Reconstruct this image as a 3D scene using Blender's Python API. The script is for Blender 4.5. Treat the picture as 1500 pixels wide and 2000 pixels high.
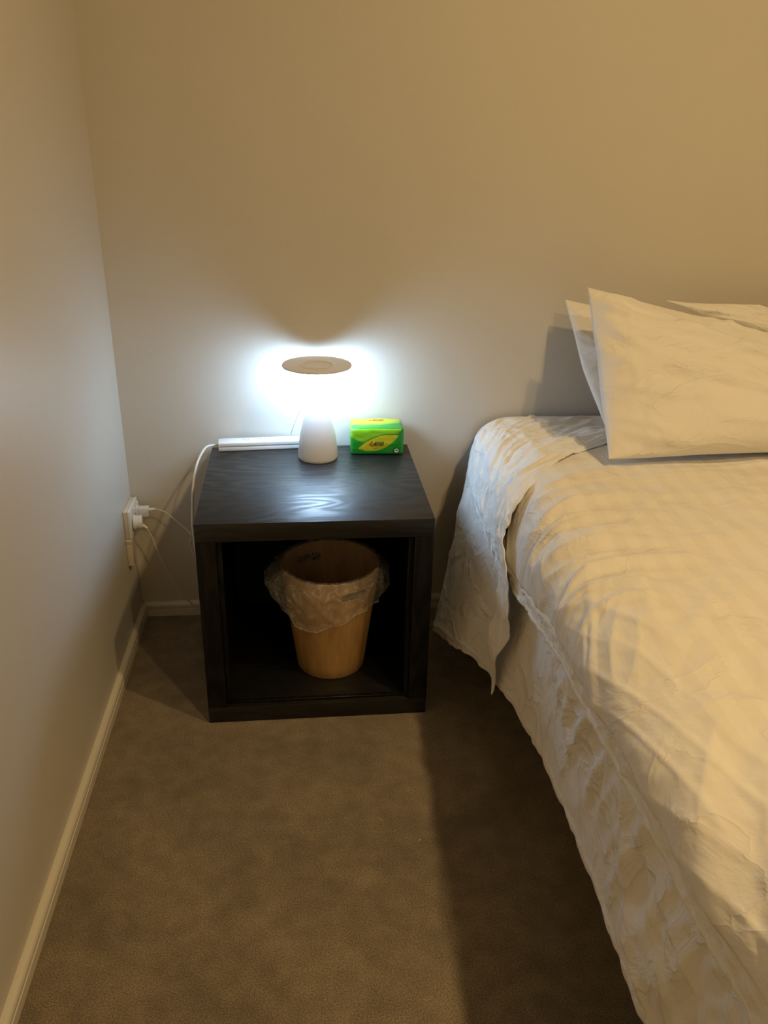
import bpy, bmesh, math, random
import numpy as np
from mathutils import Vector, Matrix

for o in list(bpy.data.objects):
    bpy.data.objects.remove(o)
scene = bpy.context.scene
COL = scene.collection

# ------------------------------------------------------------------ camera
# world: left wall x=0, back wall y=0, floor z=0, metres
F_PX = 1600.7
YAW, PITCH, ROLL = 0.1008, -0.4275, 0.0236
CAM = np.array([0.4458, -1.9418, 1.1786])

def _axes():
    cy, sy, cp, sp = math.cos(YAW), math.sin(YAW), math.cos(PITCH), math.sin(PITCH)
    fw = np.array([sy * cp, cy * cp, sp])
    r = np.array([cy, -sy, 0.0])
    u = np.cross(r, fw)
    c, s = math.cos(ROLL), math.sin(ROLL)
    return c * r + s * u, -s * r + c * u, fw
RT, UP, FW = _axes()

def at(x, y, axis, val):
    """photo pixel -> point on the plane coord[axis]=val"""
    d = FW + RT * (x - 750) / F_PX + UP * (1000 - y) / F_PX
    return CAM + d * (val - CAM[axis]) / d[axis]

cam_d = bpy.data.cameras.new('camera')
cam_d.sensor_fit = 'VERTICAL'
cam_d.sensor_height = 36.0
cam_d.lens = 36.0 * F_PX / 2000.0
cam_d.clip_start = 0.02
cam_o = bpy.data.objects.new('camera', cam_d)
COL.objects.link(cam_o)
M = Matrix.Identity(4)
for i in range(3):
    M[i][0], M[i][1], M[i][2], M[i][3] = RT[i], UP[i], -FW[i], CAM[i]
cam_o.matrix_world = M
scene.camera = cam_o

# ------------------------------------------------------------------ world, lights, exposure
w = bpy.data.worlds.new('world')
scene.world = w
w.use_nodes = True
w.node_tree.nodes['Background'].inputs[0].default_value = (0.02, 0.018, 0.015, 1)
w.node_tree.nodes['Background'].inputs[1].default_value = 1.0
scene.view_settings.view_transform = 'Standard'
scene.view_settings.look = 'None'
scene.view_settings.gamma = 1.0
scene.view_settings.use_curve_mapping = False
scene.view_settings.exposure = 0.0

WARM = (1.0, 0.70, 0.33)
DOWNLIGHTS = [(1.41, -1.25), (1.35, -2.20)]
ROOM_H = 2.42
ROOM_X, ROOM_Y = 3.3, -3.6
DOWN_W = 13.2
LAMP_EMIT = 25.5
LAMP_COL = (0.62, 0.92, 1.30)
for (lx, ly) in DOWNLIGHTS:
    ld = bpy.data.lights.new('downlight_bulb', 'AREA')
    ld.shape = 'DISK'
    ld.size = 0.075
    ld.energy = DOWN_W
    ld.color = WARM
    lo = bpy.data.objects.new('downlight_bulb', ld)
    COL.objects.link(lo)
    lo.location = (lx, ly, ROOM_H - 0.035)

# ------------------------------------------------------------------ helpers
def tag(o, label=None, cat=None, group=None, kind=None):
    if label: o['label'] = label
    if cat: o['category'] = cat
    if group: o['group'] = group
    if kind: o['kind'] = kind
    return o

def mesh_obj(name, verts, faces, mat, parent=None, smooth=True, uvs=None):
    me = bpy.data.meshes.new(name)
    me.from_pydata([tuple(map(float, v)) for v in verts], [], [tuple(map(int, f)) for f in faces])
    me.update()
    return link_mesh(name, me, mat, parent, smooth)

def link_mesh(name, me, mat, parent=None, smooth=True):
    me.name = name
    if smooth:
        me.polygons.foreach_set('use_smooth', [True] * len(me.polygons))
    if mat: me.materials.append(mat)
    o = bpy.data.objects.new(name, me)
    COL.objects.link(o)
    if parent:
        o.parent = parent
        o.matrix_parent_inverse = parent.matrix_world.inverted()
    return o

def empty(name, loc=(0, 0, 0), rz=0.0):
    o = bpy.data.objects.new(name, None)
    COL.objects.link(o)
    o.empty_display_size = 0.05
    o.location = loc
    o.rotation_euler = (0, 0, rz)
    o.matrix_world = Matrix.Translation(loc) @ Matrix.Rotation(rz, 4, 'Z')
    return o

def bm_obj(name, bm, mat, parent=None, smooth=False, M=None, angle=None):
    if M is not None:
        bmesh.ops.transform(bm, matrix=M, verts=bm.verts)
    me = bpy.data.meshes.new(name)
    bmesh.ops.recalc_face_normals(bm, faces=bm.faces)
    bm.to_mesh(me)
    bm.free()
    o = link_mesh(name, me, mat, parent, smooth)
    if angle is not None:
        try:
            me.set_sharp_from_angle(angle=math.radians(angle))
        except Exception:
            pass
    return o

def bm_box(lo, hi, bevel=0.0, seg=2):
    bm = bmesh.new()
    bmesh.ops.create_cube(bm, size=1.0)
    for v in bm.verts:
        for i in range(3):
            v.co[i] = lo[i] + (v.co[i] + 0.5) * (hi[i] - lo[i])
    if bevel > 0:
        bmesh.ops.bevel(bm, geom=bm.edges[:], offset=bevel, segments=seg, profile=0.5, affect='EDGES')
    return bm

def box(name, lo, hi, mat, parent=None, bevel=0.0, seg=2, M=None):
    return bm_obj(name, bm_box(lo, hi, bevel, seg), mat, parent, smooth=bevel > 0, M=M, angle=40)

def lathe(name, prof, mat, parent=None, n=64, center=(0, 0, 0), axis='Z', M=None, angle=35):
    """prof: list of (r, h). r=0 ends are closed."""
    V, Fc, rings = [], [], []
    for (r, h) in prof:
        if r <= 1e-7:
            rings.append([len(V)]); V.append((0, 0, h))
        else:
            rings.append(list(range(len(V), len(V) + n)))
            for k in range(n):
                a = 2 * math.pi * k / n
                V.append((r * math.cos(a), r * math.sin(a), h))
    for a, b in zip(rings[:-1], rings[1:]):
        for k in range(n):
            k2 = (k + 1) % n
            if len(a) == 1 and len(b) == 1: continue
            if len(a) == 1: Fc.append((a[0], b[k2], b[k]))
            elif len(b) == 1: Fc.append((a[k], a[k2], b[0]))
            else: Fc.append((a[k], a[k2], b[k2], b[k]))
    V = np.array(V)
    if axis == 'X':
        V = V[:, [2, 0, 1]]
    V = V + np.array(center)
    if M is not None:
        V = np.array([tuple(M @ Vector(v)) for v in V])
    o = mesh_obj(name, V, Fc, mat, parent, True)
    bm = bmesh.new(); bm.from_mesh(o.data)
    bmesh.ops.recalc_face_normals(bm, faces=bm.faces); bm.to_mesh(o.data); bm.free()
    o.data.set_sharp_from_angle(angle=math.radians(angle))
    return o

def catmull(P, n=10):
    P = np.array(P, float)
    Q = np.vstack([2 * P[0] - P[1], P, 2 * P[-1] - P[-2]])
    out = []
    for i in range(1, len(Q) - 2):
        p0, p1, p2, p3 = Q[i - 1], Q[i], Q[i + 1], Q[i + 2]
        for t in np.linspace(0, 1, n, endpoint=False):
            out.append(0.5 * ((2 * p1) + (-p0 + p2) * t + (2 * p0 - 5 * p1 + 4 * p2 - p3) * t * t + (-p0 + 3 * p1 - 3 * p2 + p3) * t ** 3))
    out.append(P[-1])
    return np.array(out)

def tube_geo(path, rad, n=10):
    path = np.array(path)
    rad = np.broadcast_to(np.array(rad, float), (len(path),))
    V, Fc = [], []
    T = np.gradient(path, axis=0)
    T /= np.linalg.norm(T, axis=1)[:, None]
    N = np.cross(T[0], [0.31, 0.52, 0.79]); N /= np.linalg.norm(N)
    for i, p in enumerate(path):
        N = N - T[i] * (N @ T[i]); N /= np.linalg.norm(N)
        B = np.cross(T[i], N)
        for k in range(n):
            a = 2 * math.pi * k / n
            V.append(p + rad[i] * (math.cos(a) * N + math.sin(a) * B))
    for i in range(len(path) - 1):
        for k in range(n):
            k2 = (k + 1) % n
            Fc.append((i * n + k, i * n + k2, (i + 1) * n + k2, (i + 1) * n + k))
    Fc.append(tuple(range(n))[::-1]); Fc.append(tuple(range((len(path) - 1) * n, len(path) * n)))
    return V, Fc

def tube(name, pts, rad, mat, parent=None, n=10, sub=10):
    V, Fc = tube_geo(catmull(pts, sub), rad, n)
    return mesh_obj(name, V, Fc, mat, parent, True)

# gradient noise, vectorised
_rng = np.random.RandomState(7)
_perm = np.concatenate([_rng.permutation(256)] * 3)
_grad = _rng.normal(size=(256, 3)); _grad /= np.linalg.norm(_grad, axis=1)[:, None]
def noise(x, y, z=0.0):
    x, y, z = np.broadcast_arrays(np.asarray(x, float), np.asarray(y, float), np.asarray(z, float))
    xi, yi, zi = np.floor(x).astype(int), np.floor(y).astype(int), np.floor(z).astype(int)
    xf, yf, zf = x - xi, y - yi, z - zi
    fade = lambda t: t * t * t * (t * (t * 6 - 15) + 10)
    u, v, w_ = fade(xf), fade(yf), fade(zf)
    def g(dx, dy, dz):
        h = _perm[(_perm[(_perm[(xi + dx) & 255] + yi + dy) & 255] + zi + dz) & 255]
        G = _grad[h]
        return G[..., 0] * (xf - dx) + G[..., 1] * (yf - dy) + G[..., 2] * (zf - dz)
    L = lambda a, b, t: a + t * (b - a)
    return 1.6 * L(L(L(g(0,0,0), g(1,0,0), u), L(g(0,1,0), g(1,1,0), u), v),
             L(L(g(0,0,1), g(1,0,1), u), L(g(0,1,1), g(1,1,1), u), v), w_)
def ridge(n, k=2.0):
    return (1 - np.minimum(1, np.abs(n) * k)) ** 2
def crease(n, k=4.0):
    return np.maximum(0, 1 - np.sqrt(n * n + 0.0004) * k)
def sstep(a, b, x):
    t = np.clip((np.asarray(x, float) - a) / (b - a), 0, 1)
    return t * t * (3 - 2 * t)

def grid_obj(name, P, mat, parent=None, closed_u=False):
    """P: (nu, nv, 3)"""
    nu, nv = P.shape[:2]
    idx = np.arange(nu * nv).reshape(nu, nv)
    a = idx[:-1, :-1].ravel(); b = idx[1:, :-1].ravel(); c = idx[1:, 1:].ravel(); d = idx[:-1, 1:].ravel()
    Fc = np.stack([a, b, c, d], 1)
    if closed_u:
        e = np.stack([idx[-1, :-1], idx[0, :-1], idx[0, 1:], idx[-1, 1:]], 1)
        Fc = np.vstack([Fc, e])
    return mesh_obj(name, P.reshape(-1, 3), Fc, mat, parent, True)

def grid_normals(P):
    du = np.gradient(P, axis=0); dv = np.gradient(P, axis=1)
    N = np.cross(du, dv)
    return N / np.maximum(1e-12, np.linalg.norm(N, axis=2))[..., None]

def solidify(o, t, offset=-1):
    m = o.modifiers.new('thickness', 'SOLIDIFY')
    m.thickness = t
    m.offset = offset
    return o

# ------------------------------------------------------------------ materials
def nodes(name):
    m = bpy.data.materials.new(name)
    m.use_nodes = True
    nt = m.node_tree
    return m, nt, nt.nodes, nt.links, nt.nodes['Principled BSDF']

def plain(name, col, rough=0.5, spec=0.5, metal=0.0, var=0.0, scale=20.0, bump=0.0, bscale=200.0):
    m, nt, N, L, b = nodes(name)
    b.inputs['Roughness'].default_value = rough
    b.inputs['Specular IOR Level'].default_value = spec
    b.inputs['Metallic'].default_value = metal
    tc = N.new('ShaderNodeTexCoord')
    nz = N.new('ShaderNodeTexNoise'); nz.inputs['Scale'].default_value = scale; nz.inputs['Detail'].default_value = 4
    L.new(tc.outputs['Object'], nz.inputs['Vector'])
    rp = N.new('ShaderNodeValToRGB')
    rp.color_ramp.elements[0].position = 0.35; rp.color_ramp.elements[1].position = 0.65
    rp.color_ramp.elements[0].color = (*[c * (1 - var) for c in col], 1)
    rp.color_ramp.elements[1].color = (*col, 1)
    L.new(nz.outputs['Fac'], rp.inputs['Fac'])
    L.new(rp.outputs['Color'], b.inputs['Base Color'])
    if bump > 0:
        n2 = N.new('ShaderNodeTexNoise'); n2.inputs['Scale'].default_value = bscale; n2.inputs['Detail'].default_value = 3
        L.new(tc.outputs['Object'], n2.inputs['Vector'])
        bp = N.new('ShaderNodeBump'); bp.inputs['Strength'].default_value = 1.0; bp.inputs['Distance'].default_value = bump
        L.new(n2.outputs['Fac'], bp.inputs['Height']); L.new(bp.outputs['Normal'], b.inputs['Normal'])
    return m

WALL = plain('wall_paint', (0.66, 0.62, 0.545), 0.42, 0.35, var=0.02, scale=3, bump=0.0004, bscale=60)
CEIL = plain('ceiling_paint', (0.86, 0.84, 0.80), 0.8, 0.2, var=0.02, scale=3)
TRIM = plain('trim_gloss_paint', (0.76, 0.71, 0.61), 0.3, 0.5, var=0.04, scale=8)
WHITEP = plain('white_plastic', (0.82, 0.82, 0.80), 0.3, 0.5, var=0.03, scale=30)
LAMPP = plain('lamp_white_plastic', (0.80, 0.79, 0.77), 0.38, 0.45, var=0.01)
CREAMP = plain('aged_cream_plastic', (0.72, 0.66, 0.54), 0.4, 0.5, var=0.06, scale=40)
CORD = plain('white_cord_rubber', (0.70, 0.68, 0.62), 0.5, 0.4, var=0.05, scale=60)
SLOTG = plain('grey_slot', (0.30, 0.30, 0.29), 0.6, 0.3)
DARKP = plain('dark_slot', (0.012, 0.011, 0.01), 0.6, 0.3)
BEDBASE = plain('dark_bed_fabric', (0.03, 0.028, 0.026), 0.9, 0.1, var=0.3, scale=80)
LEGM = plain('dark_leg_wood', (0.03, 0.02, 0.012), 0.5, 0.4, var=0.3, scale=30)
METAL = plain('white_downlight_trim', (0.8, 0.8, 0.78), 0.35, 0.5)
CHIP = plain('pale_chip', (0.8, 0.76, 0.68), 0.7, 0.2)

def carpet_mat():
    m, nt, N, L, b = nodes('carpet_pile')
    b.inputs['Roughness'].default_value = 1.0
    b.inputs['Specular IOR Level'].default_value = 0.05
    b.inputs['Sheen Weight'].default_value = 0.15
    b.inputs['Sheen Roughness'].default_value = 0.6
    tc = N.new('ShaderNodeTexCoord')
    fine = N.new('ShaderNodeTexNoise'); fine.inputs['Scale'].default_value = 420; fine.inputs['Detail'].default_value = 4; fine.inputs['Roughness'].default_value = 0.7
    mid = N.new('ShaderNodeTexNoise'); mid.inputs['Scale'].default_value = 26; mid.inputs['Detail'].default_value = 5
    big = N.new('ShaderNodeTexNoise'); big.inputs['Scale'].default_value = 5.5; big.inputs['Detail'].default_value = 5; big.inputs['Distortion'].default_value = 0.6
    for n in (fine, mid, big): L.new(tc.outputs['Object'], n.inputs['Vector'])
    r1 = N.new('ShaderNodeValToRGB')
    e = r1.color_ramp.elements
    e[0].position = 0.34; e[0].color = (0.17, 0.128, 0.080, 1)
    e[1].position = 0.66; e[1].color = (0.66, 0.52, 0.34, 1)
    L.new(fine.outputs['Fac'], r1.inputs['Fac'])
    r2 = N.new('ShaderNodeValToRGB')
    e = r2.color_ramp.elements
    e[0].position = 0.34; e[0].color = (0.74, 0.74, 0.74, 1)
    e[1].position = 0.62; e[1].color = (1, 1, 1, 1)
    L.new(big.outputs['Fac'], r2.inputs['Fac'])
    r3 = N.new('ShaderNodeValToRGB')
    e = r3.color_ramp.elements
    e[0].position = 0.32; e[0].color = (0.78, 0.78, 0.78, 1)
    e[1].position = 0.68; e[1].color = (1.05, 1.05, 1.05, 1)
    L.new(mid.outputs['Fac'], r3.inputs['Fac'])
    # faint round furniture dent mark
    c = at(225, 1803, 2, 0.0)
    vs = N.new('ShaderNodeVectorMath'); vs.operation = 'DISTANCE'; vs.inputs[1].default_value = tuple(c)
    L.new(tc.outputs['Object'], vs.inputs[0])
    r4 = N.new('ShaderNodeValToRGB')
    e = r4.color_ramp.elements
    e[0].position = 0.0; e[0].color = (1.06, 1.06, 1.06, 1)
    e[1].position = 1.0; e[1].color = (1, 1, 1, 1)
    for p, v in ((0.018, 1.06), (0.022, 0.86), (0.026, 1.0)):
        q = e.new(p); q.color = (v, v, v, 1)
    L.new(vs.outputs['Value'], r4.inputs['Fac'])
    col = r1.outputs['Color']
    for r in (r2, r3, r4):
        mx = N.new('ShaderNodeMix'); mx.data_type = 'RGBA'; mx.blend_type = 'MULTIPLY'; mx.inputs['Factor'].default_value = 1.0
        L.new(col, mx.inputs['A']); L.new(r.outputs['Color'], mx.inputs['B']); col = mx.outputs['Result']
    L.new(col, b.inputs['Base Color'])
    ad = N.new('ShaderNodeMath'); ad.operation = 'MULTIPLY_ADD'; ad.inputs[1].default_value = 1.2
    L.new(mid.outputs['Fac'], ad.inputs[0]); L.new(fine.outputs['Fac'], ad.inputs[2])
    bp = N.new('ShaderNodeBump'); bp.inputs['Strength'].default_value = 0.9; bp.inputs['Distance'].default_value = 0.006
    L.new(ad.outputs[0], bp.inputs['Height']); L.new(bp.outputs['Normal'], b.inputs['Normal'])
    return m
CARPET = carpet_mat()

def cotton(name, col=(0.80, 0.775, 0.73), crumple=0.004, cscale=16.0, stripes=False, stretch=(1, 1, 1)):
    m, nt, N, L, b = nodes(name)
    b.inputs['Roughness'].default_value = 0.75
    b.inputs['Specular IOR Level'].default_value = 0.2
    b.inputs['Sheen Weight'].default_value = 0.1
    tc = N.new('ShaderNodeTexCoord')
    mp = N.new('ShaderNodeMapping'); mp.inputs['Scale'].default_value = stretch
    L.new(tc.outputs['Object'], mp.inputs['Vector'])
    nz = N.new('ShaderNodeTexNoise'); nz.inputs['Scale'].default_value = cscale; nz.inputs['Detail'].default_value = 5
    nz.inputs['Roughness'].default_value = 0.5; nz.inputs['Distortion'].default_value = 0.8
    L.new(mp.outputs['Vector'], nz.inputs['Vector'])
    # ridged: |n-.5|
    s = N.new('ShaderNodeMath'); s.operation = 'SUBTRACT'; s.inputs[1].default_value = 0.5
    a = N.new('ShaderNodeMath'); a.operation = 'ABSOLUTE'
    pw = N.new('ShaderNodeMath'); pw.operation = 'POWER'; pw.inputs[1].default_value = 0.6
    L.new(nz.outputs['Fac'], s.inputs[0]); L.new(s.outputs[0], a.inputs[0]); L.new(a.outputs[0], pw.inputs[0])
    bp = N.new('ShaderNodeBump'); bp.invert = True; bp.inputs['Strength'].default_value = 0.8; bp.inputs['Distance'].default_value = crumple
    L.new(pw.outputs[0], bp.inputs['Height'])
    wv = N.new('ShaderNodeTexNoise'); wv.inputs['Scale'].default_value = 900; wv.inputs['Detail'].default_value = 2
    L.new(tc.outputs['Object'], wv.inputs['Vector'])
    b2 = N.new('ShaderNodeBump'); b2.inputs['Strength'].default_value = 0.25; b2.inputs['Distance'].default_value = 0.0006
    L.new(wv.outputs['Fac'], b2.inputs['Height']); L.new(bp.outputs['Normal'], b2.inputs['Normal'])
    L.new(b2.outputs['Normal'], b.inputs['Normal'])
    if stripes:
        sx = N.new('ShaderNodeSeparateXYZ'); L.new(tc.outputs['Object'], sx.inputs[0])
        mu = N.new('ShaderNodeMath'); mu.operation = 'MULTIPLY'; mu.inputs[1].default_value = 2 * math.pi / 0.046
        sn = N.new('ShaderNodeMath'); sn.operation = 'SINE'
        L.new(sx.outputs['X'], mu.inputs[0]); L.new(mu.outputs[0], sn.inputs[0])
        rp = N.new('ShaderNodeValToRGB')
        e = rp.color_ramp.elements
        e[0].position = 0.42; e[0].color = (*[c * 0.965 for c in col], 1)
        e[1].position = 0.58; e[1].color = (*col, 1)
        ma = N.new('ShaderNodeMath'); ma.operation = 'MULTIPLY_ADD'; ma.inputs[1].default_value = 0.5; ma.inputs[2].default_value = 0.5
        L.new(sn.outputs[0], ma.inputs[0]); L.new(ma.outputs[0], rp.inputs['Fac'])
        L.new(rp.outputs['Color'], b.inputs['Base Color'])
        rr = N.new('ShaderNodeMapRange'); rr.inputs['To Min'].default_value = 0.5; rr.inputs['To Max'].default_value = 0.75
        L.new(ma.outputs[0], rr.inputs['Value']); L.new(rr.outputs['Result'], b.inputs['Roughness'])
    else:
        b.inputs['Base Color'].default_value = (*col, 1)
    return m
SHEET = cotton('white_cotton_sheet', (0.89, 0.87, 0.83), 0.012, 11.0)
TOPSHEET = cotton('white_top_sheet', (0.88, 0.865, 0.83), 0.005, 15.0)
DUVET = cotton('striped_cotton_duvet', (0.87, 0.84, 0.785), 0.008, 7.0, stripes=True)
PILLOW = cotton('white_cotton_pillow', (0.87, 0.845, 0.80), 0.011, 5.5, stretch=(1, 1, 1.6))

def black_wood(name, along='X', spec=0.7):
    m, nt, N, L, b = nodes(name)
    tc = N.new('ShaderNodeTexCoord')
    mp = N.new('ShaderNodeMapping')
    mp.inputs['Scale'].default_value = {'X': (3.4, 13, 13), 'Z': (15, 15, 2.6), 'Y': (15, 2.6, 15)}[along]
    L.new(tc.outputs['Object'], mp.inputs['Vector'])
    n1 = N.new('ShaderNodeTexNoise'); n1.inputs['Scale'].default_value = 0.75; n1.inputs['Detail'].default_value = 2.0; n1.inputs['Roughness'].default_value = 0.4
    L.new(mp.outputs['Vector'], n1.inputs['Vector'])
    mu = N.new('ShaderNodeMath'); mu.operation = 'MULTIPLY'; mu.inputs[1].default_value = 75.0
    sn = N.new('ShaderNodeMath'); sn.operation = 'SINE'
    L.new(n1.outputs['Fac'], mu.inputs[0]); L.new(mu.outputs[0], sn.inputs[0])
    mp2 = N.new('ShaderNodeMapping')
    mp2.inputs['Scale'].default_value = {'X': (25, 500, 500), 'Z': (500, 500, 25), 'Y': (500, 25, 500)}[along]
    L.new(tc.outputs['Object'], mp2.inputs['Vector'])
    n2 = N.new('ShaderNodeTexNoise'); n2.inputs['Scale'].default_value = 1.0; n2.inputs['Detail'].default_value = 3
    L.new(mp2.outputs['Vector'], n2.inputs['Vector'])
    ad = N.new('ShaderNodeMath'); ad.operation = 'MULTIPLY_ADD'; ad.inputs[1].default_value = 0.24
    L.new(sn.outputs[0], ad.inputs[0]); L.new(n2.outputs['Fac'], ad.inputs[2])
    rp = N.new('ShaderNodeValToRGB')
    e = rp.color_ramp.elements
    e[0].position = 0.36; e[0].color = (0.0015, 0.0014, 0.0014, 1)
    e[1].position = 0.66; e[1].color = (0.0095, 0.0092, 0.0095, 1)
    L.new(ad.outputs[0], rp.inputs['Fac']); L.new(rp.outputs['Color'], b.inputs['Base Color'])
    rr = N.new('ShaderNodeMapRange'); rr.inputs['From Min'].default_value = 0.3; rr.inputs['From Max'].default_value = 0.7
    rr.inputs['To Min'].default_value = 0.52; rr.inputs['To Max'].default_value = 0.36
    L.new(ad.outputs[0], rr.inputs['Value']); L.new(rr.outputs['Result'], b.inputs['Roughness'])
    b.inputs['Specular IOR Level'].default_value = spec
    bp = N.new('ShaderNodeBump'); bp.inputs['Strength'].default_value = 0.45; bp.inputs['Distance'].default_value = 0.0006
    L.new(ad.outputs[0], bp.inputs['Height']); L.new(bp.outputs['Normal'], b.inputs['Normal'])
    return m
BWX = black_wood('black_ash_wood_grain', 'X')
BWZ = black_wood('black_ash_upright_grain', 'Z', 0.3)
BACKP = plain('charcoal_hardboard', (0.022, 0.022, 0.022), 0.8, 0.2, var=0.1)
EDGE = plain('worn_black_edge', (0.05, 0.04, 0.03), 0.4, 0.5, var=0.6, scale=60)

def veneer():
    m, nt, N, L, b = nodes('honey_wood_veneer')
    tc = N.new('ShaderNodeTexCoord')
    mp = N.new('ShaderNodeMapping'); mp.inputs['Scale'].default_value = (14, 14, 1.8); mp.inputs['Rotation'].default_value = (0.12, 0.16, 0)
    L.new(tc.outputs['Object'], mp.inputs['Vector'])
    n1 = N.new('ShaderNodeTexNoise'); n1.inputs['Scale'].default_value = 1.4; n1.inputs['Detail'].default_value = 6; n1.inputs['Distortion'].default_value = 0.5
    L.new(mp.outputs['Vector'], n1.inputs['Vector'])
    mp2 = N.new('ShaderNodeMapping'); mp2.inputs['Scale'].default_value = (160, 160, 9)
    L.new(tc.outputs['Object'], mp2.inputs['Vector'])
    n2 = N.new('ShaderNodeTexNoise'); n2.inputs['Scale'].default_value = 1.0; n2.inputs['Detail'].default_value = 3
    L.new(mp2.outputs['Vector'], n2.inputs['Vector'])
    ad = N.new('ShaderNodeMath'); ad.operation = 'MULTIPLY_ADD'; ad.inputs[1].default_value = 0.3
    L.new(n2.outputs['Fac'], ad.inputs[0]); L.new(n1.outputs['Fac'], ad.inputs[2])
    rp = N.new('ShaderNodeValToRGB')
    e = rp.color_ramp.elements
    e[0].position = 0.45; e[0].color = (0.40, 0.215, 0.075, 1)
    e[1].position = 0.86; e[1].color = (0.66, 0.42, 0.17, 1)
    L.new(ad.outputs[0], rp.inputs['Fac']); L.new(rp.outputs['Color'], b.inputs['Base Color'])
    b.inputs['Roughness'].default_value = 0.45
    return m
VENEER = veneer()

def liner_mat():
    m, nt, N, L, b = nodes('thin_clear_plastic_film')
    out = N['Material Output']
    b.inputs['Base Color'].default_value = (0.85, 0.84, 0.82, 1)
    b.inputs['Roughness'].default_value = 0.22
    b.inputs['Specular IOR Level'].default_value = 0.7
    tr = N.new('ShaderNodeBsdfTransparent'); tr.inputs[0].default_value = (0.97, 0.97, 0.97, 1)
    mx = N.new('ShaderNodeMixShader')
    tc = N.new('ShaderNodeTexCoord')
    nz = N.new('ShaderNodeTexNoise'); nz.inputs['Scale'].default_value = 34; nz.inputs['Detail'].default_value = 4; nz.inputs['Distortion'].default_value = 1.2
    L.new(tc.outputs['Object'], nz.inputs['Vector'])
    s = N.new('ShaderNodeMath'); s.operation = 'SUBTRACT'; s.inputs[1].default_value = 0.5
    a = N.new('ShaderNodeMath'); a.operation = 'ABSOLUTE'
    L.new(nz.outputs['Fac'], s.inputs[0]); L.new(s.outputs[0], a.inputs[0])
    mr = N.new('ShaderNodeMapRange'); mr.inputs['From Min'].default_value = 0.0; mr.inputs['From Max'].default_value = 0.035
    mr.inputs['To Min'].default_value = 0.40; mr.inputs['To Max'].default_value = 0.17
    L.new(a.outputs[0], mr.inputs['Value']); L.new(mr.outputs['Result'], mx.inputs['Fac'])
    L.new(tr.outputs[0], mx.inputs[1]); L.new(b.outputs[0], mx.inputs[2]); L.new(mx.outputs[0], out.inputs['Surface'])
    bp = N.new('ShaderNodeBump'); bp.inputs['Strength'].default_value = 0.8; bp.inputs['Distance'].default_value = 0.006
    L.new(a.outputs[0], bp.inputs['Height']); L.new(bp.outputs['Normal'], b.inputs['Normal'])
    return m
LINER = liner_mat()

def emit(name, col, strength):
    m, nt, N, L, b = nodes(name)
    b.inputs['Base Color'].default_value = (0.9, 0.9, 0.9, 1)
    b.inputs['Emission Color'].default_value = (*col, 1)
    b.inputs['Emission Strength'].default_value = strength
    return m
LAMPGLOW = emit('lit_frosted_diffuser', LAMP_COL, LAMP_EMIT)
DOWNGLOW = emit('lit_downlight_lens', WARM, 20.0)

# ------------------------------------------------------------------ room shell
T = 0.12
def slab(name, lo, hi, mat):
    return tag(box(name, lo, hi, mat), kind='structure')
slab('floor', (-T, ROOM_Y - T, -0.1), (ROOM_X + T, T, 0.0), CARPET)
slab('ceiling', (-T, ROOM_Y - T, ROOM_H), (ROOM_X + T, T, ROOM_H + 0.1), CEIL)
slab('wall_back', (-T, 0.0, 0.0), (ROOM_X + T, T, ROOM_H), WALL)
slab('wall_left', (-T, ROOM_Y, 0.0), (0.0, 0.0, ROOM_H), WALL)
slab('wall_right', (ROOM_X, ROOM_Y, 0.0), (ROOM_X + T, 0.0, ROOM_H), WALL)
slab('wall_front', (-T, ROOM_Y - T, 0.0), (ROOM_X + T, ROOM_Y, ROOM_H), WALL)

# skirting: lower flat, groove, rounded cap
SK = [(0, 0), (0.0125, 0), (0.0125, 0.019), (0.0088, 0.0205), (0.0088, 0.0235), (0.0125, 0.025), (0.0135, 0.030), (0.0125, 0.035), (0.0095, 0.0385), (0.005, 0.040), (0, 0.040)]
def skirting(name, frm, to, inward):
    frm, to, inward = np.array(frm), np.array(to), np.array(inward)
    V, Fc = [], []
    n = len(SK)
    for p in (frm, to):
        for (d, h) in SK:
            V.append(p + inward * (d + 0.0002) + np.array([0, 0, h + 0.0003]))
    for k in range(n):
        k2 = (k + 1) % n
        Fc.append((k, k2, n + k2, n + k))
    Fc.append(tuple(range(n))); Fc.append(tuple(range(n, 2 * n))[::-1])
    bm = bmesh.new()
    vs = [bm.verts.new(v) for v in V]
    for f in Fc: bm.faces.new([vs[i] for i in f])
    return tag(bm_obj(name, bm, TRIM, smooth=True, angle=50), kind='structure')
skirting('baseboard_back', (0.0, 0, 0), (ROOM_X, 0, 0), (0, -1, 0))
skirting('baseboard_left', (0, -0.0005, 0), (0, ROOM_Y, 0), (1, 0, 0))

# downlights in the ceiling (above and behind the view)
for i, (lx, ly) in enumerate(DOWNLIGHTS):
    t = empty('ceiling_downlight', (lx, ly, ROOM_H))
    tag(t, ['round recessed downlight in the ceiling above the middle of the bed', 'round recessed downlight in the ceiling beyond the foot of the bed'][i], 'light')
    lathe('trim_ring', [(0.040, -0.001), (0.040, -0.010), (0.052, -0.008), (0.058, -0.001)], METAL, t, 48, (lx, ly, ROOM_H))
    lathe('lens', [(0.0, -0.003), (0.039, -0.003), (0.039, -0.001), (0.0, -0.001)], DOWNGLOW, t, 48, (lx, ly, ROOM_H))

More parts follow.
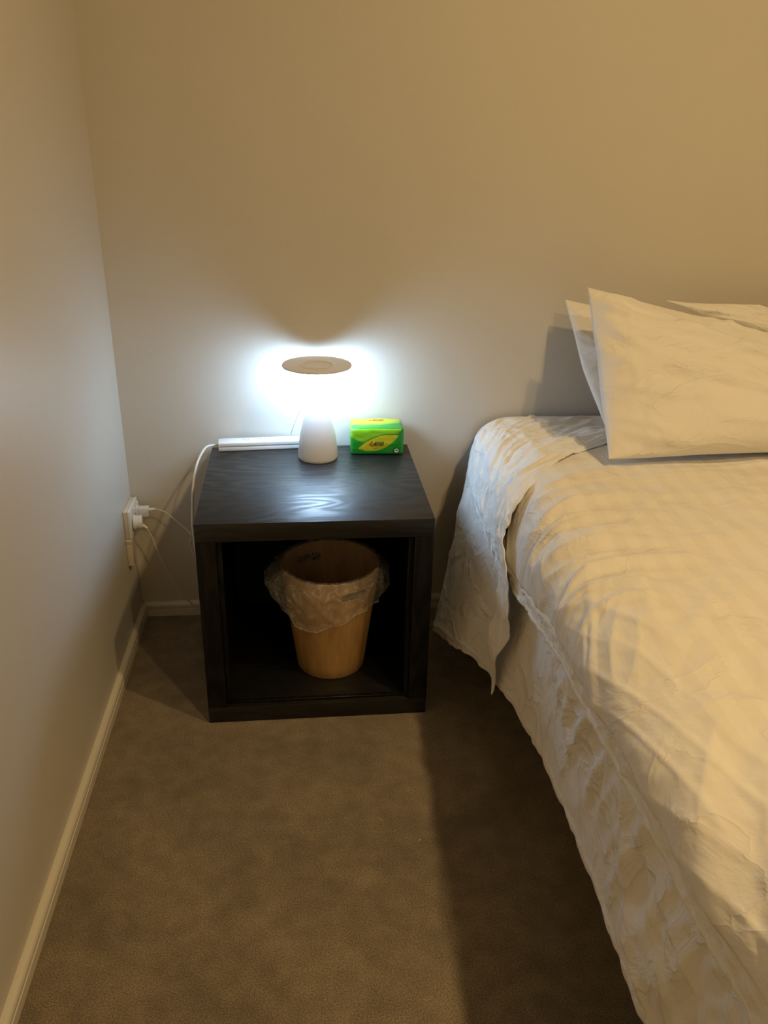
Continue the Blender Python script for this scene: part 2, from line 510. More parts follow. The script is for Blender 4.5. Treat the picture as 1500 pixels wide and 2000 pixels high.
# ------------------------------------------------------------------ bedside cube table
BX, BY, BYAW = 0.2202, -0.4670, 0.0136
BW, BD, BH = 0.480, 0.442, 0.4833
TH = 0.040
BM = Matrix.Translation((BX, BY, 0)) @ Matrix.Rotation(BYAW, 4, 'Z')
table = empty('bedside_table', (BX, BY, 0), BYAW)
tag(table, 'black wood-grain open cube bedside table on the carpet', 'bedside table')
box('top_panel', (0, 0, BH - TH), (BW, BD, BH), BWX, table, 0.0012, 2, BM)
box('bottom_panel', (0, 0, 0.0005), (BW, BD, TH), BWX, table, 0.0012, 2, BM)
box('side_panel', (0, 0, TH), (TH, BD, BH - TH), BWZ, table, 0.0012, 2, BM)
box('side_panel', (BW - TH, 0, TH), (BW, BD, BH - TH), BWZ, table, 0.0012, 2, BM)
box('back_panel', (TH, BD - 0.008, TH), (BW - TH, BD - 0.002, BH - TH), BACKP, table, 0, 1, BM)
# slim inner edging set just inside the opening
def edging():
    bm = bmesh.new()
    r = 0.0016
    x0, x1, z0, z1, y = TH + 0.010, BW - TH - 0.010, TH + 0.001, BH - TH - 0.001, 0.012
    for lo, hi in [((TH, y, TH), (x0, y + 0.010, z1)), ((x1, y, TH), (BW - TH, y + 0.010, z1)), ((x0, y, TH), (x1, y + 0.010, TH + 0.006))]:
        b2 = bm_box(lo, hi, 0.001, 1)
        me = bpy.data.meshes.new('tmp'); b2.to_mesh(me); b2.free(); bm.from_mesh(me); bpy.data.meshes.remove(me)
    return bm
bm_obj('inner_edging', edging(), BWZ, table, True, BM, 40)
tp = at(417, 1022, 1, BY)
bmc = bmesh.new(); bmesh.ops.create_icosphere(bmc, subdivisions=2, radius=1.0)
for v in bmc.verts: v.co = Vector((v.co.x * 0.0022, v.co.y * 0.0008, v.co.z * 0.0018))
bm_obj('edge_chip', bmc, CHIP, table, True, Matrix.Translation((tp[0], BY + 0.0026, BH - 0.0016)))

# ------------------------------------------------------------------ table lamp
LX, LY, LZ = 0.4705, -0.102, BH
lamp = empty('table_lamp', (LX, LY, LZ))
tag(lamp, 'lit white mushroom table lamp with flat round cap on the black cube table', 'lamp')
base_prof = [(0.0, 0.0), (0.0450, 0.0), (0.0462, 0.0025), (0.0462, 0.004), (0.0470, 0.005), (0.0470, 0.012), (0.0460, 0.025), (0.0445, 0.040), (0.0420, 0.056), (0.0385, 0.072),
             (0.0345, 0.088), (0.0300, 0.103), (0.0255, 0.117), (0.0215, 0.128), (0.0190, 0.136), (0.0, 0.136)]
lathe('base', base_prof, LAMPP, lamp, 72, (LX, LY, LZ + 0.0005))
dif = [(0.0182, 0.1362), (0.0235, 0.1400), (0.0330, 0.1490), (0.0425, 0.1610), (0.0505, 0.1740), (0.0570, 0.1880), (0.0620, 0.2010), (0.0655, 0.2130), (0.0665, 0.2216)]
lathe('diffuser', dif, LAMPGLOW, lamp, 72, (LX, LY, LZ))
lathe('cap', [(0.066, 0.2220), (0.0785, 0.2215), (0.0795, 0.2235), (0.0785, 0.2255), (0.070, 0.2252), (0.050, 0.2242), (0.040, 0.2236), (0.0385, 0.2246), (0.0365, 0.2246), (0.035, 0.2228), (0.0, 0.2225)],
      LAMPP, lamp, 72, (LX, LY, LZ))
lc = [(LX - 0.004, LY + 0.018, LZ + 0.128), at(597, 788, 1, -0.055), at(585, 805, 1, -0.042), at(575, 828, 1, -0.036), at(568, 848, 1, -0.032)]
tube('cable', lc, 0.0011, CORD, lamp, 8)

# ------------------------------------------------------------------ tissue pack
def tissue_mat(face):
    """printed film: green ground with a yellow leaf. face 'F' uses x,z ; 'T' uses x,y (object space)"""
    m, nt, N, L, b = nodes('tissue_film_' + ('front' if face == 'F' else 'top'))
    tc = N.new('ShaderNodeTexCoord'); sx = N.new('ShaderNodeSeparateXYZ')
    L.new(tc.outputs['Object'], sx.inputs[0])
    def M_(op, a, b_=None, c=None):
        n = N.new('ShaderNodeMath'); n.operation = op
        for i, v in enumerate((a, b_, c)):
            if v is None: continue
            if isinstance(v, (int, float)): n.inputs[i].default_value = v
            else: L.new(v, n.inputs[i])
        return n.outputs[0]
    X = sx.outputs['X']; Yv = sx.outputs['Z'] if face == 'F' else sx.outputs['Y']
    def circ(cx, cy, r, soft=0.0012):
        dx = M_('SUBTRACT', X, cx); dy = M_('SUBTRACT', Yv, cy)
        d = M_('SQRT', M_('ADD', M_('MULTIPLY', dx, dx), M_('MULTIPLY', dy, dy)))
        return M_('SMOOTH_MIN', 1.0, M_('MAXIMUM', 0.0, M_('DIVIDE', M_('SUBTRACT', r, d), soft)), 0.01)
    def mixc(f, A, B):
        mx = N.new('ShaderNodeMix'); mx.data_type = 'RGBA'
        L.new(f, mx.inputs['Factor'])
        for k, v in (('A', A), ('B', B)):
            if isinstance(v, tuple): mx.inputs[k].default_value = (*v, 1)
            else: L.new(v, mx.inputs[k])
        return mx.outputs['Result']
    GREEN, LIME, YEL = (0.012, 0.30, 0.025), (0.22, 0.52, 0.02), (0.55, 0.56, 0.02)
    if face == 'F':
        # lime upper swoosh, yellow leaf between two arcs
        lime = circ(0.052, 0.118, 0.090, 0.004)
        leaf = M_('MULTIPLY', circ(0.095, -0.053, 0.105), circ(0.046, 0.090, 0.0800))
        rim = M_('SUBTRACT', M_('MULTIPLY', circ(0.095, -0.053, 0.1073), circ(0.046, 0.090, 0.0800)), leaf)
        col = mixc(lime, GREEN, LIME)
        col = mixc(M_('MAXIMUM', rim, 0.0), col, (0.03, 0.22, 0.02))
        col = mixc(leaf, col, YEL)
    else:
        band = circ(0.035, 0.19, 0.158, 0.002)
        lime = circ(0.040, 0.19, 0.168, 0.004)
        col = mixc(lime, GREEN, LIME)
        col = mixc(band, col, YEL)
    L.new(col, b.inputs['Base Color'])
    b.inputs['Roughness'].default_value = 0.28
    b.inputs['Specular IOR Level'].default_value = 0.5
    nz = N.new('ShaderNodeTexNoise'); nz.inputs['Scale'].default_value = 45; nz.inputs['Detail'].default_value = 3; nz.inputs['Distortion'].default_value = 0.8
    L.new(tc.outputs['Object'], nz.inputs['Vector'])
    bp = N.new('ShaderNodeBump'); bp.inputs['Strength'].default_value = 0.35; bp.inputs['Distance'].default_value = 0.004
    L.new(nz.outputs['Fac'], bp.inputs['Height']); L.new(bp.outputs['Normal'], b.inputs['Normal'])
    return m
TW, TD, TZ = 0.127, 0.080, 0.066
ttl = at(685, 889, 2, BH)
tis = empty('tissue_pack', (ttl[0], ttl[1], BH), 0.0)
tis_rz = -0.02
TM = Matrix.Translation((ttl[0], ttl[1], BH + 0.0003)) @ Matrix.Rotation(tis_rz, 4, 'Z')
tis.matrix_world = TM; tis.location = TM.to_translation(); tis.rotation_euler = (0, 0, tis_rz)
tag(tis, 'green and yellow plastic-wrapped tissue pack beside the lamp', 'tissue pack')
def soft_pack():
    n = 25
    V, Fc, fm = [], [], []
    bm = bmesh.new()
    bmesh.ops.create_cube(bm, size=2.0)
    bmesh.ops.subdivide_edges(bm, edges=bm.edges[:], cuts=15, use_grid_fill=True)
    for v in bm.verts:
        p = np.array(v.co)
        # rounded box
        half = np.array([TW / 2, TD / 2, TZ / 2]); r = 0.0055
        q = p * half
        inner = np.clip(q, -(half - r), half - r)
        d = q - inner
        nrm = np.linalg.norm(d)
        if nrm > 1e-9: q = inner + d / nrm * r
        # soft bulge, creases near the ends
        nx, ny, nz = p
        q[1] += 0.0022 * np.sign(ny) * (abs(ny) > 0.99) * (1 - nx * nx) * (1 - nz * nz)
        q[2] += 0.0016 * (nz > 0.99) * (1 - nx * nx) + 0.0012 * float(noise(nx * 3, ny * 3, 2.0)) * (nz > 0.99) * (1 - nx ** 4)
        q[1] += 0.0012 * float(noise(nx * 4, nz * 4, 5.0)) * (abs(ny) > 0.99) * (1 - nz ** 4)
        v.co = Vector((q[0] + TW / 2, q[1] + TD / 2, q[2] + TZ / 2))
    return bm
bmt = soft_pack()
bmesh.ops.recalc_face_normals(bmt, faces=bmt.faces); bmt.normal_update()
me = bpy.data.meshes.new('wrapper')
for f in bmt.faces:
    f.material_index = 1 if f.normal.z > 0.75 else 0
bmt.to_mesh(me); bmt.free()
me.materials.append(tissue_mat('F')); me.materials.append(tissue_mat('T'))
wr = link_mesh('wrapper', me, None, None, True)
wr.parent = tis
# tear fold: film overlap strip along the top front edge
REDI = plain('red_ink', (0.45, 0.01, 0.012), 0.4); DKI = plain('dark_ink', (0.02, 0.05, 0.02), 0.4); WHI = plain('white_ink', (0.75, 0.78, 0.72), 0.4)
DGI = plain('dark_green_ink', (0.004, 0.06, 0.01), 0.4)
def text_part(name, body, size, mat, loc, rot, sx=1.0):
    cu = bpy.data.curves.new(name, 'FONT')
    cu.body = body; cu.size = size; cu.align_x = 'CENTER'; cu.align_y = 'CENTER'
    cu.offset = size * 0.03
    to = bpy.data.objects.new(name, cu); COL.objects.link(to)
    bpy.context.view_layer.update()
    me = bpy.data.meshes.new_from_object(to.evaluated_get(bpy.context.evaluated_depsgraph_get()))
    bpy.data.objects.remove(to)
    me.transform(Matrix.Translation(loc) @ Matrix.Rotation(rot, 4, 'X') @ Matrix.Diagonal((sx, 1, 1, 1)))
    o = link_mesh(name, me, mat, None, False)
    o.parent = tis
    return o
YF = -0.0038
text_part('lettering', '\u5fc3', 0.0135, REDI, (TW * 0.40, YF, TZ * 0.44), math.pi / 2)
text_part('lettering', '\u76f8\u5370', 0.0115, DKI, (TW * 0.535, YF, TZ * 0.435), math.pi / 2)
text_part('lettering', '\u5fc3\u76f8\u5370', 0.010, REDI, (TW * 0.49, TD * 0.72, TZ + 0.0032), 0.0, 1.3)
def strip_ink(name, x0, x1, z0, z1, mat, top=False):
    if top:
        V = [(x0, z0, TZ + 0.0030), (x1, z0, TZ + 0.0030), (x1, z1, TZ + 0.0030), (x0, z1, TZ + 0.0030)]
    else:
        V = [(x0, YF, z0), (x1, YF, z0), (x1, YF, z1), (x0, YF, z1)]
    o = mesh_obj(name, V, [(0, 1, 2, 3)], mat, None, False); o.parent = tis
    return o
for k in range(6):
    strip_ink('small_print', TW * (0.425 + k * 0.018), TW * (0.425 + k * 0.018) + 0.0014, TZ * 0.265, TZ * 0.265 + 0.0013, DGI)
for k in range(9):
    strip_ink('small_print', TW * (0.085 + k * 0.018), TW * (0.085 + k * 0.018) + 0.0015, TZ * 0.205, TZ * 0.205 + 0.0015, DGI)
def disc_ink(name, cx, cz, r, mat, y, n=24, squash=1.0):
    V = [(cx + r * math.cos(2 * math.pi * k / n), y, cz + squash * r * math.sin(2 * math.pi * k / n)) for k in range(n)]
    o = mesh_obj(name, V, [tuple(range(n))], mat, None, False); o.parent = tis
    return o
disc_ink('emblem', TW * 0.045 + 0.001, TZ * 0.215, 0.0018, DGI, YF)
disc_ink('emblem', TW * 0.865, TZ * 0.19, 0.0072, DGI, YF + 0.0001)
disc_ink('emblem', TW * 0.865, TZ * 0.19, 0.0052, WHI, YF - 0.0002)
disc_ink('emblem', TW * 0.865, TZ * 0.20, 0.0030, DGI, YF - 0.0004, squash=0.55)

# ------------------------------------------------------------------ power strip
PSX, PSY, PS_RZ = 0.232, -0.0575, 0.085
PL, PD, PH = 0.245, 0.036, 0.021
PM = Matrix.Translation((PSX, PSY, BH + 0.0003)) @ Matrix.Rotation(PS_RZ, 4, 'Z')
ps = empty('power_strip', (PSX, PSY, BH), PS_RZ)
tag(ps, 'white plastic power strip lying behind the lamp on the black table', 'power strip')
box('lower_shell', (0.0008, 0.0008, 0), (PL - 0.0008, PD - 0.0008, 0.0095), WHITEP, ps, 0.001, 2, PM)
box('upper_shell', (0, 0, 0.0105), (PL, PD, PH), WHITEP, ps, 0.0022, 3, PM)
box('seam', (0.0016, 0.0016, 0.009), (PL - 0.0016, PD - 0.0016, 0.011), CORD, ps, 0, 2, PM)
for cx in (0.068, 0.108, 0.148, 0.188):
    so = lathe('socket', [(0.0, PH + 0.0006), (0.0135, PH + 0.0006), (0.0145, PH + 0.0002), (0.0145, PH - 0.001)], WHITEP, ps, 32, M=PM @ Matrix.Translation((cx, PD / 2, 0)))
    for (dx, dy, a) in ((-0.005, 0.003, 0.5), (0.005, 0.003, -0.5), (0.0, -0.006, 0.0)):
        box('socket_slot', (-0.0008, -0.003, PH + 0.0004), (0.0008, 0.003, PH + 0.0009), SLOTG, so, 0, 1, PM @ Matrix.Translation((cx + dx, PD / 2 + dy, 0)) @ Matrix.Rotation(a, 4, 'Z'))
sa = PM @ Vector((0.001, PD * 0.45, 0.009))
cordA = [tuple(sa), (sa.x - 0.012, sa.y, sa.z + 0.0015), at(400, 876, 1, -0.062), at(384, 908, 1, -0.10), at(377, 955, 1, -0.14), at(376, 1000, 1, -0.17), at(377, 1035, 1, -0.19),
         at(384, 1085, 1, -0.18), at(392, 1140, 1, -0.15), at(400, 1175, 1, -0.12)]
tube('cord', cordA, 0.0031, CORD, ps, 10)

# ------------------------------------------------------------------ wall outlet, plugs, conduit
outlet = empty('wall_outlet', (0.0, -0.057, 0.275))
tag(outlet, 'white double power outlet on a mounting block on the left wall', 'outlet')
OY0, OY1, OZ0, OZ1 = -0.105, -0.010, 0.276, 0.349
box('mounting_block', (0.0005, OY0 + 0.001, OZ0 + 0.001), (0.010, OY1 - 0.001, OZ1 - 0.001), CREAMP, outlet, 0.001)
box('face_plate', (0.010, OY0, OZ0), (0.0175, OY1, OZ1), WHITEP, outlet, 0.0022, 3)
for yy in (-0.076, -0.036):
    box('rocker_switch', (0.0172, yy + 0.006, 0.330), (0.0220, yy + 0.016, 0.343), WHITEP, outlet, 0.0012)
    for (dy, dz) in ((-0.006, 0.005), (0.006, 0.005), (0, -0.006)):
        box('socket_slot', (0.0174, yy + dy - 0.001, 0.305 + dz - 0.004), (0.0178, yy + dy + 0.001, 0.305 + dz + 0.004), DARKP, outlet)

con = empty('cable_conduit', (0.0, -0.097, 0.2))
tag(con, 'short cream plastic cable conduit running down the wall below the outlet', 'conduit')
box('cover', (0.0005, -0.106, 0.203), (0.0145, -0.088, 0.2745), CREAMP, con, 0.0015)
box('collar', (0.0005, -0.1075, 0.265), (0.0160, -0.0865, 0.2750), CREAMP, con, 0.001)
box('end_opening', (0.003, -0.101, 0.2005), (0.009, -0.094, 0.2035), DARKP, con, 0.0005)

ad = empty('usb_charger', (0.018, -0.038, 0.32))
tag(ad, 'white cube charger with thin white cable plugged into the wall outlet', 'charger')
box('plug_body', (0.0180, -0.050, 0.308), (0.0245, -0.026, 0.335), WHITEP, ad, 0.002)
box('charger_body', (0.0245, -0.048, 0.309), (0.0500, -0.028, 0.333), WHITEP, ad, 0.002)
b0 = np.array([0.0500, -0.040, 0.3255])
s1 = [b0, b0 + [0.006, 0, 0.001], b0 + [0.016, -0.001, 0.002]]
tube('connector', s1, [0.0042] * 10 + [0.0040] * 5 + [0.0036] * 4 + [0.0028] * 2, WHITEP, ad, 12)
bc = [s1[-1], at(322, 1000, 1, -0.045), at(345, 1018, 1, -0.05), at(365, 1035, 1, -0.06), at(374, 1046, 1, -0.07), at(370, 1060, 1, -0.075), at(374, 1074, 1, -0.08), at(383, 1088, 1, -0.08), at(396, 1110, 1, -0.07), at(405, 1160, 1, -0.05)]
tube('cable', bc, 0.0016, CORD, ad, 8)

pl = empty('round_plug', (0.018, -0.077, 0.31))
tag(pl, 'white round three-pin plug with cord in the wall outlet', 'plug')
MP = Matrix.Translation((0.0178, -0.077, 0.3085)) @ Matrix.Rotation(0.10, 4, 'Z')
lathe('plug_body', [(0.0, 0.0), (0.0175, 0.0), (0.0190, 0.0015), (0.0190, 0.0055), (0.0175, 0.0065), (0.0170, 0.0130), (0.0178, 0.0140), (0.0178, 0.0195), (0.0165, 0.0215), (0.0, 0.0220)], WHITEP, pl, 40, axis='X', M=MP)
c0 = np.array([0.0392, -0.079, 0.302])
tube('strain_relief', [c0, c0 + [0.005, -0.001, -0.003], c0 + [0.011, -0.002, -0.008]], [0.0036] * 10 + [0.0032] * 11, WHITEP, pl, 10)
cc = [c0 + [0.009, -0.002, -0.006], at(295, 1046, 1, -0.075), at(306, 1072, 1, -0.07), at(320, 1100, 1, -0.066), at(338, 1132, 1, -0.06), at(360, 1164, 1, -0.055), at(380, 1183, 1, -0.05), at(400, 1192, 1, -0.045), at(420, 1196, 1, -0.04)]
tube('cord', cc, 0.0024, CORD, pl, 8)

# ------------------------------------------------------------------ waste bin in the cube
CX, CY, CZ0, CZ1 = 0.492, -0.300, TH + 0.001, 0.306
RB, RTOP = 0.0785, 0.1125
binr = empty('waste_bin', (CX, CY, CZ0))
tag(binr, 'tapered honey-coloured wooden waste bin inside the black cube', 'bin')
wt = 0.0045
prof = [(0.0, 0.004), (RB - 0.001, 0.004), (RB, 0.0), (RB + 0.0005, 0.001), (RTOP, CZ1 - CZ0), (RTOP - wt, CZ1 - CZ0), (RB - wt + 0.0012, 0.012), (0.0, 0.012)]
prof = [(0.0, 0.0), (RB - 0.0008, 0.0), (RB, 0.001)] + [(RB + (RTOP - RB) * t, 0.001 + (CZ1 - CZ0 - 0.001) * t) for t in np.linspace(0.1, 1, 10)] + \
       [(RB + (RTOP - RB) * t - wt, 0.001 + (CZ1 - CZ0 - 0.001) * t) for t in np.linspace(1, 0.04, 10)] + [(0.0, 0.012)]
body = lathe('body', prof, VENEER, binr, 96, (CX, CY, CZ0))
def slot_cutter(ang):
    bm = bmesh.new()
    n, ln, hh = 12, 0.021, 0.0105
    ring = []
    for side in (1, -1):
        for k in range(n + 1):
            a = -math.pi / 2 + math.pi * k / n
            ring.append((side * (ln + hh * math.cos(a)), side * hh * math.sin(a)))
    lo = [bm.verts.new((0.085, x, z)) for x, z in ring]
    hi = [bm.verts.new((0.135, x, z)) for x, z in ring]
    m = len(ring)
    bm.faces.new(lo[::-1]); bm.faces.new(hi)
    for k in range(m):
        bm.faces.new((lo[k], lo[(k + 1) % m], hi[(k + 1) % m], hi[k]))
    bmesh.ops.recalc_face_normals(bm, faces=bm.faces)
    bmesh.ops.transform(bm, matrix=Matrix.Translation((CX, CY, CZ0 + 0.228)) @ Matrix.Rotation(ang, 4, 'Z'), verts=bm.verts)
    me = bpy.data.meshes.new('cut'); bm.to_mesh(me); bm.free()
    o = bpy.data.objects.new('cut', me); COL.objects.link(o)
    return o
SLOT_A = math.radians(-62)
cuts = [slot_cutter(SLOT_A), slot_cutter(SLOT_A + math.pi)]
for c in cuts:
    md = body.modifiers.new('b', 'BOOLEAN'); md.operation = 'DIFFERENCE'; md.object = c; md.solver = 'EXACT'
bpy.context.view_layer.update()
nm = bpy.data.meshes.new_from_object(body.evaluated_get(bpy.context.evaluated_depsgraph_get()))
body.modifiers.clear(); body.data = nm; nm.name = 'body'
nm.set_sharp_from_angle(angle=math.radians(35))
for c in cuts: bpy.data.objects.remove(c)

# clear liner folded over the rim
def make_liner():
    na, nt_ = 180, 44
    P = np.zeros((na, nt_, 3))
    th = np.linspace(0, 2 * np.pi, na, endpoint=False)
    # drop length below the rim and flare by angle (deg: -90 = toward the viewer, 180 = left)
    key = np.array([-180, -150, -128, -110, -90, -70, -50, -30, -10, 15, 60, 110, 150, 180], float)
    drop = np.array([0.085, 0.098, 0.128, 0.128, 0.110, 0.098, 0.086, 0.082, 0.088, 0.080, 0.060, 0.055, 0.068, 0.085])
    flare = np.array([0.040, 0.033, 0.018, 0.010, 0.007, 0.006, 0.007, 0.014, 0.026, 0.024, 0.015, 0.012, 0.026, 0.040])
    deg = np.degrees(np.arctan2(np.sin(th), np.cos(th)))
    D = np.interp(deg, key, drop); Fl = np.interp(deg, key, flare)
    zr = CZ1 + 0.0025
    for j in range(nt_):
        if j < 12:      # inside, from depth up to rim
            s = j / 11.0
            z = zr - 0.10 * (1 - s)
            rr = RB + (RTOP - RB) * ((z - CZ0) / (CZ1 - CZ0)) - wt - 0.003
            rad = np.full(na, rr); zz = np.full(na, z)
        else:
            s = (j - 12) / (nt_ - 13.0)
            zz = zr - D * s
            rw = RB + (RTOP - RB) * np.clip((zz - CZ0) / (CZ1 - CZ0), 0, 1) + 0.0025
            belly = np.sin(np.pi * np.minimum(1, s * 1.15)) ** 0.8
            rad = rw + Fl * (0.35 * s + 0.75 * belly)
            puck = ridge(noise(deg * 0.05, s * 1.6, 3.3), 2.4) * 0.006 + 0.004 * noise(deg * 0.11, s * 4, 9.0)
            rad = rad + np.maximum(-0.001, puck * min(1, s * 5))
            zz = zz + 0.003 * noise(deg * 0.09, 0.5, 7.0) * s
        if 9 <= j <= 14:
            zz = zz + 0.0016 * (1 + noise(deg * 0.2, j * 0.2, 1.0))
        P[:, j, 0] = CX + rad * np.cos(th); P[:, j, 1] = CY + rad * np.sin(th); P[:, j, 2] = zz
    return P
lin = tag(grid_obj('bin_liner', make_liner(), LINER, None, closed_u=True), 'crinkled clear plastic liner folded over the rim of the wooden bin', 'bin liner')
# a wee rolled hem gives the film its bright lower edge
Pl = make_liner()
hemV, hemF = tube_geo(np.vstack([Pl[:, -1], Pl[:1, -1]]), 0.0009, 5)
mesh_obj('hem', hemV, hemF, LINER, lin)

# ------------------------------------------------------------------ bed
X0 = 0.866          # side of the sheet at the mattress edge
ZT = 0.552          # top of the sheet
XR = 2.28           # far side of the bed
YF0, YE = -0.018, -2.02

bedb = empty('bed_base', (1.6, -1.0, 0))
tag(bedb, 'low dark bed base hidden beneath the white bedding', 'bed base')
box('platform', (0.93, -1.98, 0.16), (XR - 0.02, -0.03, 0.285), BEDBASE, bedb, 0.01)
for lx in (1.0, XR - 0.09):
    for ly in (-1.9, -1.0, -0.12):
        box('leg', (lx - 0.03, ly - 0.03, 0.0005), (lx + 0.03, ly + 0.03, 0.16), LEGM, bedb, 0.004)
mat_o = tag(box('mattress', (0.90, -1.99, 0.2855), (XR - 0.01, -0.03, ZT - 0.014), SHEET, None, 0.05, 5), 'thick white mattress under the bed sheets on the bed base', 'mattress')

def xh(y): return np.interp(-np.asarray(y), [0.0, 0.32, 0.42, 0.505, 0.60, 0.80, 1.3, 2.1], [0.72, 0.734, 0.775, 0.805, 0.822, 0.842, 0.850, 0.850])
def zh(y): return np.interp(-np.asarray(y), [0.0, 0.32, 0.505, 0.80, 1.3, 2.1], [0.115, 0.12, 0.160, 0.20, 0.20, 0.20])
def sheet_x(y, z):
    t = (0.49 - z) / (0.49 - zh(y))
    t = np.clip(t, 0, 1.3)
    return X0 + (xh(y) - X0) * t ** 1.1

EAX, EAZ = 0.095, 0.062     # rounding of the mattress edge
def flat_sheet():
    nv, ns_top, ns_c, ns_d = 420, 90, 24, 90
    v = YF0 + (YE - YF0) * np.linspace(0, 1, nv) ** 1.15
    rows = [('t', x) for x in np.linspace(XR, X0 + EAX, ns_top, endpoint=False)]
    rows += [('c', a) for a in np.linspace(0, math.pi / 2, ns_c, endpoint=False)]
    rows += [('d', q) for q in np.linspace(0, 1, ns_d)]
    P = np.zeros((nv, len(rows), 3))
    for j, (k, s) in enumerate(rows):
        if k == 't':
            P[:, j, 0] = s; P[:, j, 1] = v; P[:, j, 2] = ZT
        elif k == 'c':
            P[:, j, 0] = X0 + EAX - EAX * math.sin(s); P[:, j, 1] = v; P[:, j, 2] = ZT - EAZ + EAZ * math.cos(s)
        else:
            y = v - 0.30 * s * np.exp((v - YF0) / 0.45)
            z = 0.49 + (zh(y) - 0.49) * s
            P[:, j, 0] = sheet_x(y, z); P[:, j, 1] = y; P[:, j, 2] = z
    N = grid_normals(P)
    if N[10, 5, 2] < 0: N = -N
    X, Y, Z = P[..., 0], P[..., 1], P[..., 2]
    side = sstep(0.53, 0.44, Z)
    low = sstep(0.46, 0.18, Z)
    foot = sstep(-0.55, -0.9, Y)
    d = 0.0015 * noise(X * 9, Y * 9, Z * 9)
    # broad hanging folds, deeper near the hem
    f1 = noise(Y * 7 + 1.2 * noise(Y * 3, Z * 3, 4.4), Z * 2.2, 1.7)
    d = d + side * 0.008 * low * f1
    # crisp creases: a few long ones and a net of short crumples
    wz = Z + 0.03 * noise(Y * 5, Z * 5, 12.0); wy = Y + 0.03 * noise(Y * 5, Z * 5, 17.0)
    r0 = crease(noise(wy * 6.5 + 2.2 * wz, wz * 3.0 + 9, 3.3), 4.0)
    r1 = crease(noise((wy * 0.95 + wz * 0.3) * 11, (wz * 0.9 - wy * 0.4) * 3.0, 3.0), 3.0)
    r2 = crease(noise((wy * 0.6 - wz * 0.8) * 12 + 5, (wy * 0.8 + wz * 0.6) * 4.0, 2.2), 3.4)
    r3 = crease(noise(wy * 24, wz * 20, 6.6), 2.6)
    gate = sstep(-0.25, 0.35, noise(Y * 3.3 + 1.3, Z * 5, 5.5))
    fade = 1 - 0.6 * sstep(0.28, 0.20, Z)
    d = d + side * fade * (0.0040 * r0 + (0.0018 + 0.0095 * gate * foot) * r1 + (0.0012 + 0.0075 * gate * foot) * r2 + (0.0012 + 0.0016 * gate * foot) * r3)
    d = d - 0.004 * sstep(-0.6, -0.7, Y) * (1 - side)
    P = P + N * d[..., None]
    q = np.array([s if k == 'd' else 0 for k, s in rows])[None, :]
    hem = sstep(0.9, 1.0, q)
    P[..., 2] += hem * (0.0013 * np.sin(Y * 150 + 3 * np.sin(Y * 31)) + 0.008 * noise(Y * 6, 0.3, 0.7) + 0.003 * noise(Y * 20, 0.3, 0.7))
    P[..., 0] += hem * 0.004 * noise(Y * 24, 0.1, 4.0) - 0.0025 * np.exp(-((q - 0.955) / 0.008) ** 2)
    return P
tag(solidify(grid_obj('flat_sheet', flat_sheet(), SHEET), 0.0015), 'white flat sheet covering the mattress and hanging low down the bed side', 'bed sheet')

